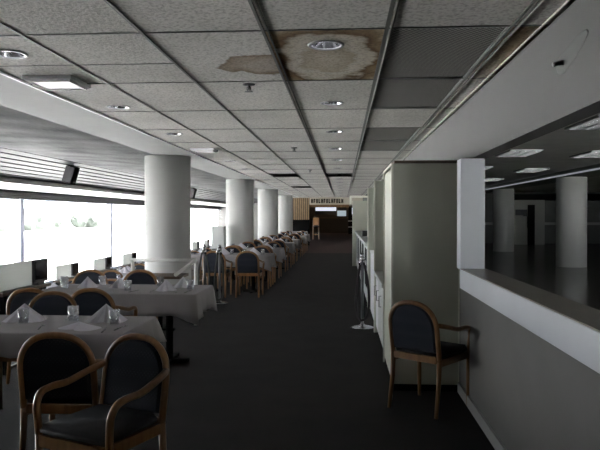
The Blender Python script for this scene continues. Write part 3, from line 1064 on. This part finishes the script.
t = thing('wash_counter', 'white station with a raised splashback between the two sage divider panels', 'counter', (.68, 9.4, 0))
obj('carcass', bx(-.235, .31, -1.0, 1.0, .0, .92), 'plastic', t)
obj('worktop', bx(-.245, .31, -1.0, 1.0, .92, .96, bevel=.006), 'plastic', t)
obj('splashback', bx(.27, .31, -1.0, 1.0, .96, 1.35), 'cabinet', t)
obj('raised_box', bx(-.16, .22, -.9, .0, .96, 1.16, bevel=.01), 'plastic', t)

t = thing('long_counter', 'long grey counter running from the sage panels to the far end on the right', 'counter', (.68, 14.9, 0))
obj('carcass', bx(-.28, .31, -4.42, 4.45, .08, 1.02), 'cabinet', t)
obj('plinth', bx(-.24, .31, -4.4, 4.43, 0, .08), 'black', t)
obj('worktop', bx(-.33, .31, -4.42, 4.45, 1.02, 1.07, bevel=.008), 'counter', t)
for k in range(5):
    obj('opening', bx(-.285, -.279, -4.1+1.72*k, -3.3+1.72*k, .3, .95), 'black', t)  # flat black plates; the shade of the recesses is put into their colour
t = thing('till', 'dark till standing on the long grey counter', 'till', (.62, 14.2, 1.07))
obj('till_body', bx(-.2, .2, -.2, .2, 0, .12, bevel=.01), 'tv', t)
bm = bx(-.02, .02, -.15, .15, .12, .32, bevel=.004); obj('display', bm, 'tvscreen', t)
t = thing('wall_shelf', 'white boxed shelf high on the right wall at the far end', 'shelf', (.70, 24.0, 0))
obj('shelf_board', bx(-.45, .30, -.3, .3, 2.20, 2.26), 'panel_edge', t)
obj('bracket', bx(-.45, -.38, -.3, .3, 1.97, 2.20), 'panel_edge', t)
obj('bracket', bx(.23, .30, -.3, .3, 1.97, 2.20), 'panel_edge', t)

# stanchions and their ropes
def make_stanchion():
    t = thing('stanchion', '', 'stanchion', (0, 0, 0), 0, 'chrome rope stanchions')
    obj('base', lt([(.152, 0), (.152, .008), (.11, .022), (.05, .032), (.028, .05)], 28), 'steel', t, True)
    obj('post', lt([(.020, .04), (.020, .93)], 16), 'dull', t, True)
    obj('collar', lt([(.034, .905), (.036, .915), (.036, .945), (.030, .955)], 20), 'steel', t, True)
    obj('finial', lt([(.014, .95), (.028, .965), (.03, .985), (.018, 1.01), (.004, 1.02)], 18), 'steel', t, True)
    return t
def make_rope(label, x, y, wdt, bot, m, rz=0):
    t = thing('stanchion_rope', label, 'rope', (x, y, 0), rz, 'ropes hanging from stanchions')
    pts = []
    for k in range(25):
        u = k/24
        a = u*2*PI
        px = -wdt*math.sin(a)*(.45+.55*(1-math.cos(a))/2)
        z = .90 - (.90-bot)*(1-math.cos(a))/2
        pts.append((px if abs(px) > .03 else math.copysign(.03, px if k not in (0, 24) else (-1 if k == 0 else 1)), -.045, z))
    obj('cord', tb(pts, .017, 8), m, t, True)
    for k in (0, -1):
        p, q = Vector(pts[k]), Vector(pts[1 if k == 0 else -2])
        obj('end_clip', tb([Vector((p.x*.9, -.036, p.z+.03)), p, p + (q-p).normalized()*.05], [.008, .02, .021], 10), 'steel', t, True)
st0 = make_stanchion(); st0.location = (.262, 8.68, 0); st0['label'] = 'chrome stanchion on the right of the aisle, before the sage panels'
dup(st0, (-2.13, 10.95, 0), 0, 'right one of the two chrome stanchions in front of the left chairs')
dup(st0, (-2.42, 11.05, 0), 0, 'left one of the two chrome stanchions, close to the nearest column')
make_rope('dark rope hanging doubled from the right-hand stanchion', .262, 8.68, .115, .10, 'rope')
make_rope('grey rope hanging from the right one of the pair of left stanchions', -2.13, 10.95, .10, .06, 'greenrope')
make_rope('grey rope hanging from the left one of the pair of left stanchions', -2.42, 11.05, .13, .10, 'greenrope')

# ------------------------------------------------------------ hall beyond the half wall
def make_troffer():
    t = thing('hall_troffer', '', 'ceiling light', (0, 0, 0), 0, 'louvred lights in the hall ceiling')
    bm = bmesh.new()
    box(bm, -.32, -.29, -.62, .62, -.03, 0); box(bm, .29, .32, -.62, .62, -.03, 0)
    box(bm, -.32, .32, -.62, -.59, -.03, 0); box(bm, -.32, .32, .59, .62, -.03, 0)
    obj('frame', bm, 'dull', t)
    obj('tray', bx(-.29, .29, -.59, .59, -.004, 0), 'black', t)
    bm = bmesh.new()
    for k in range(9):
        box(bm, -.29, .29, -.54+.13*k, -.53+.13*k, -.045, -.008)
    for k in range(2):
        box(bm, -.10+.2*k-.005, -.10+.2*k+.005, -.59, .59, -.045, -.008)
    obj('louvre', bm, 'troffer', t)
    bm = bmesh.new()
    for x in (-.2, 0, .2):
        tube(bm, [(x, -.58, -.018), (x, .58, -.018)], .013, 8)
    obj('tubes', bm, 'tube', t)
    return t
tr0 = None
tl_ = ['louvred ceiling light at the right edge of the photo, nearest in the hall', 'louvred ceiling light in the hall, next one behind the nearest', 'louvred ceiling light just past the header edge in the hall', 'louvred hall ceiling light above the smaller column', 'louvred hall ceiling light between the two columns', 'louvred ceiling light far back in the hall, left of the beam', 'louvred ceiling light in the hall right of the beam']
for i, (x, y) in enumerate(((3.55, 9.0), (5.2, 13.6), (3.55, 13.3), (3.55, 17.5), (5.2, 18.2), (5.2, 23), (8.6, 14.5))):
    if tr0 is None:
        tr0 = make_troffer(); tr0.location = (x, y, 2.80); tr0['label'] = tl_[i]
    else:
        dup(tr0, (x, y, 2.80), 0, tl_[i])
t = thing('hall_door', 'tall dark door on the pale end wall of the hall, between the columns', 'door', (9.9, 34.5, 0))
obj('door_leaf', bx(-.18, .18, -.05, -.005, 0, 2.1), 'black', t)
obj('pull_handle', tb([(-.22, -.10, .9), (-.22, -.10, 1.5)], .02, 8), 'steel', t)
o = obj('notice_board', bx(-.2, .2, -.04, 0, 1.55, 1.85), 'blue', None, False, (9.28, 34.49, 0)); tag(o, 'small dark notice board on the pale end wall, left of the dark door', 'notice board')
o = obj('notice_board', bx(-.1, .1, -.04, 0, 1.5, 1.85), 'blue', None, False, (9.58, 34.49, 0)); tag(o, 'narrow dark notice board between the other board and the dark door', 'notice board')

# ------------------------------------------------------------ far end: screens, sign, bar
t = thing('slatted_screen', 'upright wooden slat screen at the far left of the aisle', 'screen', (0, YC+.05, 0))
obj('low_panel', bx(-2.95, -1.7, -.02, .04, 0, 1.32), 'black', t)
for k in range(12):
    x = -2.93 + k*.104
    obj('slat', bx(x, x+.055, -.02, .03, 1.32, 2.43), 'slatwood', t)
obj('backing', bx(-2.95, -1.7, .045, .06, 1.32, 2.43), 'brown', t)

# dark raised letters (illegible at this size) on the hanging sign band
t = thing('hanging_sign', 'row of dark raised letters on the pale band over the far bar', 'sign', (0, YC-.02, 0))
rnd = random.Random(11)
for k in range(13):
    x = -1.62 + k*.128
    bm = bmesh.new()
    z0, z1 = 2.16, 2.38
    box(bm, x, x+.045, -.015, .015, z0, z1)
    q = k % 4
    if q in (0, 2):
        box(bm, x+.06, x+.10, -.015, .015, z0, z1)
    if q in (0, 1):
        box(bm, x+.03, x+.085, -.015, .015, (z0+z1)/2-.025, (z0+z1)/2+.025)
    if q in (1, 3):
        box(bm, x+.03, x+.09, -.015, .015, z0 if q == 3 else z1-.05, z0+.05 if q == 3 else z1)
    obj('letter', bm, 'black', t)

t = thing('bar', 'wooden bar counter at the far end of the aisle', 'bar', (-1.0, 57.5, 0))
ld = bpy.data.lights.new('bar_lamp', 'AREA'); ld.energy = 28; ld.size = 2.0; ld.color = (1, .72, .45)  # unseen warm fill light, added to brighten the bar front
lo = bpy.data.objects.new('bar_lamp', ld); C.objects.link(lo); lo.location = (-1.0, 53.5, 2.42); lo.rotation_euler = (.35, 0, 0)
obj('counter_front', bx(-1.8, 1.95, -.3, .2, 0, 1.30), 'barfront', t)
obj('counter_top', bx(-1.85, 1.95, -.38, .25, 1.30, 1.36), 'amber', t)
t = thing('menu_screen', 'wide lit screen with white top and navy bottom over the far bar', 'screen', (-1.55, 57.9, 0))
obj('casing', bx(-.95, .95, .0, .08, 1.64, 2.40), 'tv', t)
obj('lit_panel', bx(-.93, .93, -.012, 0, 1.98, 2.38), 'screen', t)
obj('dark_panel', bx(-.93, .93, -.012, 0, 1.66, 1.97), 'screen_navy', t)
t = thing('menu_board', 'smaller pale lit board right of the wide screen over the far bar', 'screen', (-.12, 57.9, 0))
obj('casing', bx(-.42, .42, 0, .08, 1.45, 2.40), 'tv', t)
obj('lit_panel', bx(-.40, .40, -.012, 0, 1.50, 2.0), 'screen_pale', t)
t = thing('back_bar_shelf', 'dark shelf unit at the right of the far bar', 'shelf', (.85, 54, 0))
obj('carcass', bx(-.40, .12, -.2, .2, 0, 2.3), 'black', t)
for z in (.55, 1.05):
    obj('shelf_board', bx(-.42, .13, -.25, -.2, z, z+.08), 'cabinet', t)
obj('lit_panel', bx(-.1, .10, -.215, -.2, 1.65, 2.2), 'screen', t)

t = thing('bar_chair', 'tall wooden high-backed chair alone in the aisle before the far bar', 'chair', (-1.75, 41.5, 0))
for sx in (-.19, .19):
    obj('leg', tb([(sx, -.2, 0), (sx*.92, -.18, .8)], .03, 8), 'wood', t)
    obj('leg', tb([(sx, .2, 0), (sx*.92, .18, 1.35)], .03, 8), 'wood', t)
obj('seat', bx(-.21, .21, -.21, .21, .78, .84, bevel=.01), 'seat', t)
obj('backrest', bx(-.19, .19, .155, .205, .92, 1.38, bevel=.01), 'wood', t)
obj('stretcher', bx(-.19, .19, -.21, -.18, .3, .34), 'wood', t)
make_table('dining_table', 'white-covered table at the far end by the slatted screen', 'table', -2.7, -1.75, 31.0, 31.7, 0, None, legs=1)
make_cloth('white cloth on the far table by the slatted screen', -2.7, -1.75, 31.0, 31.7, 0, .3, None, 77, detail=False)
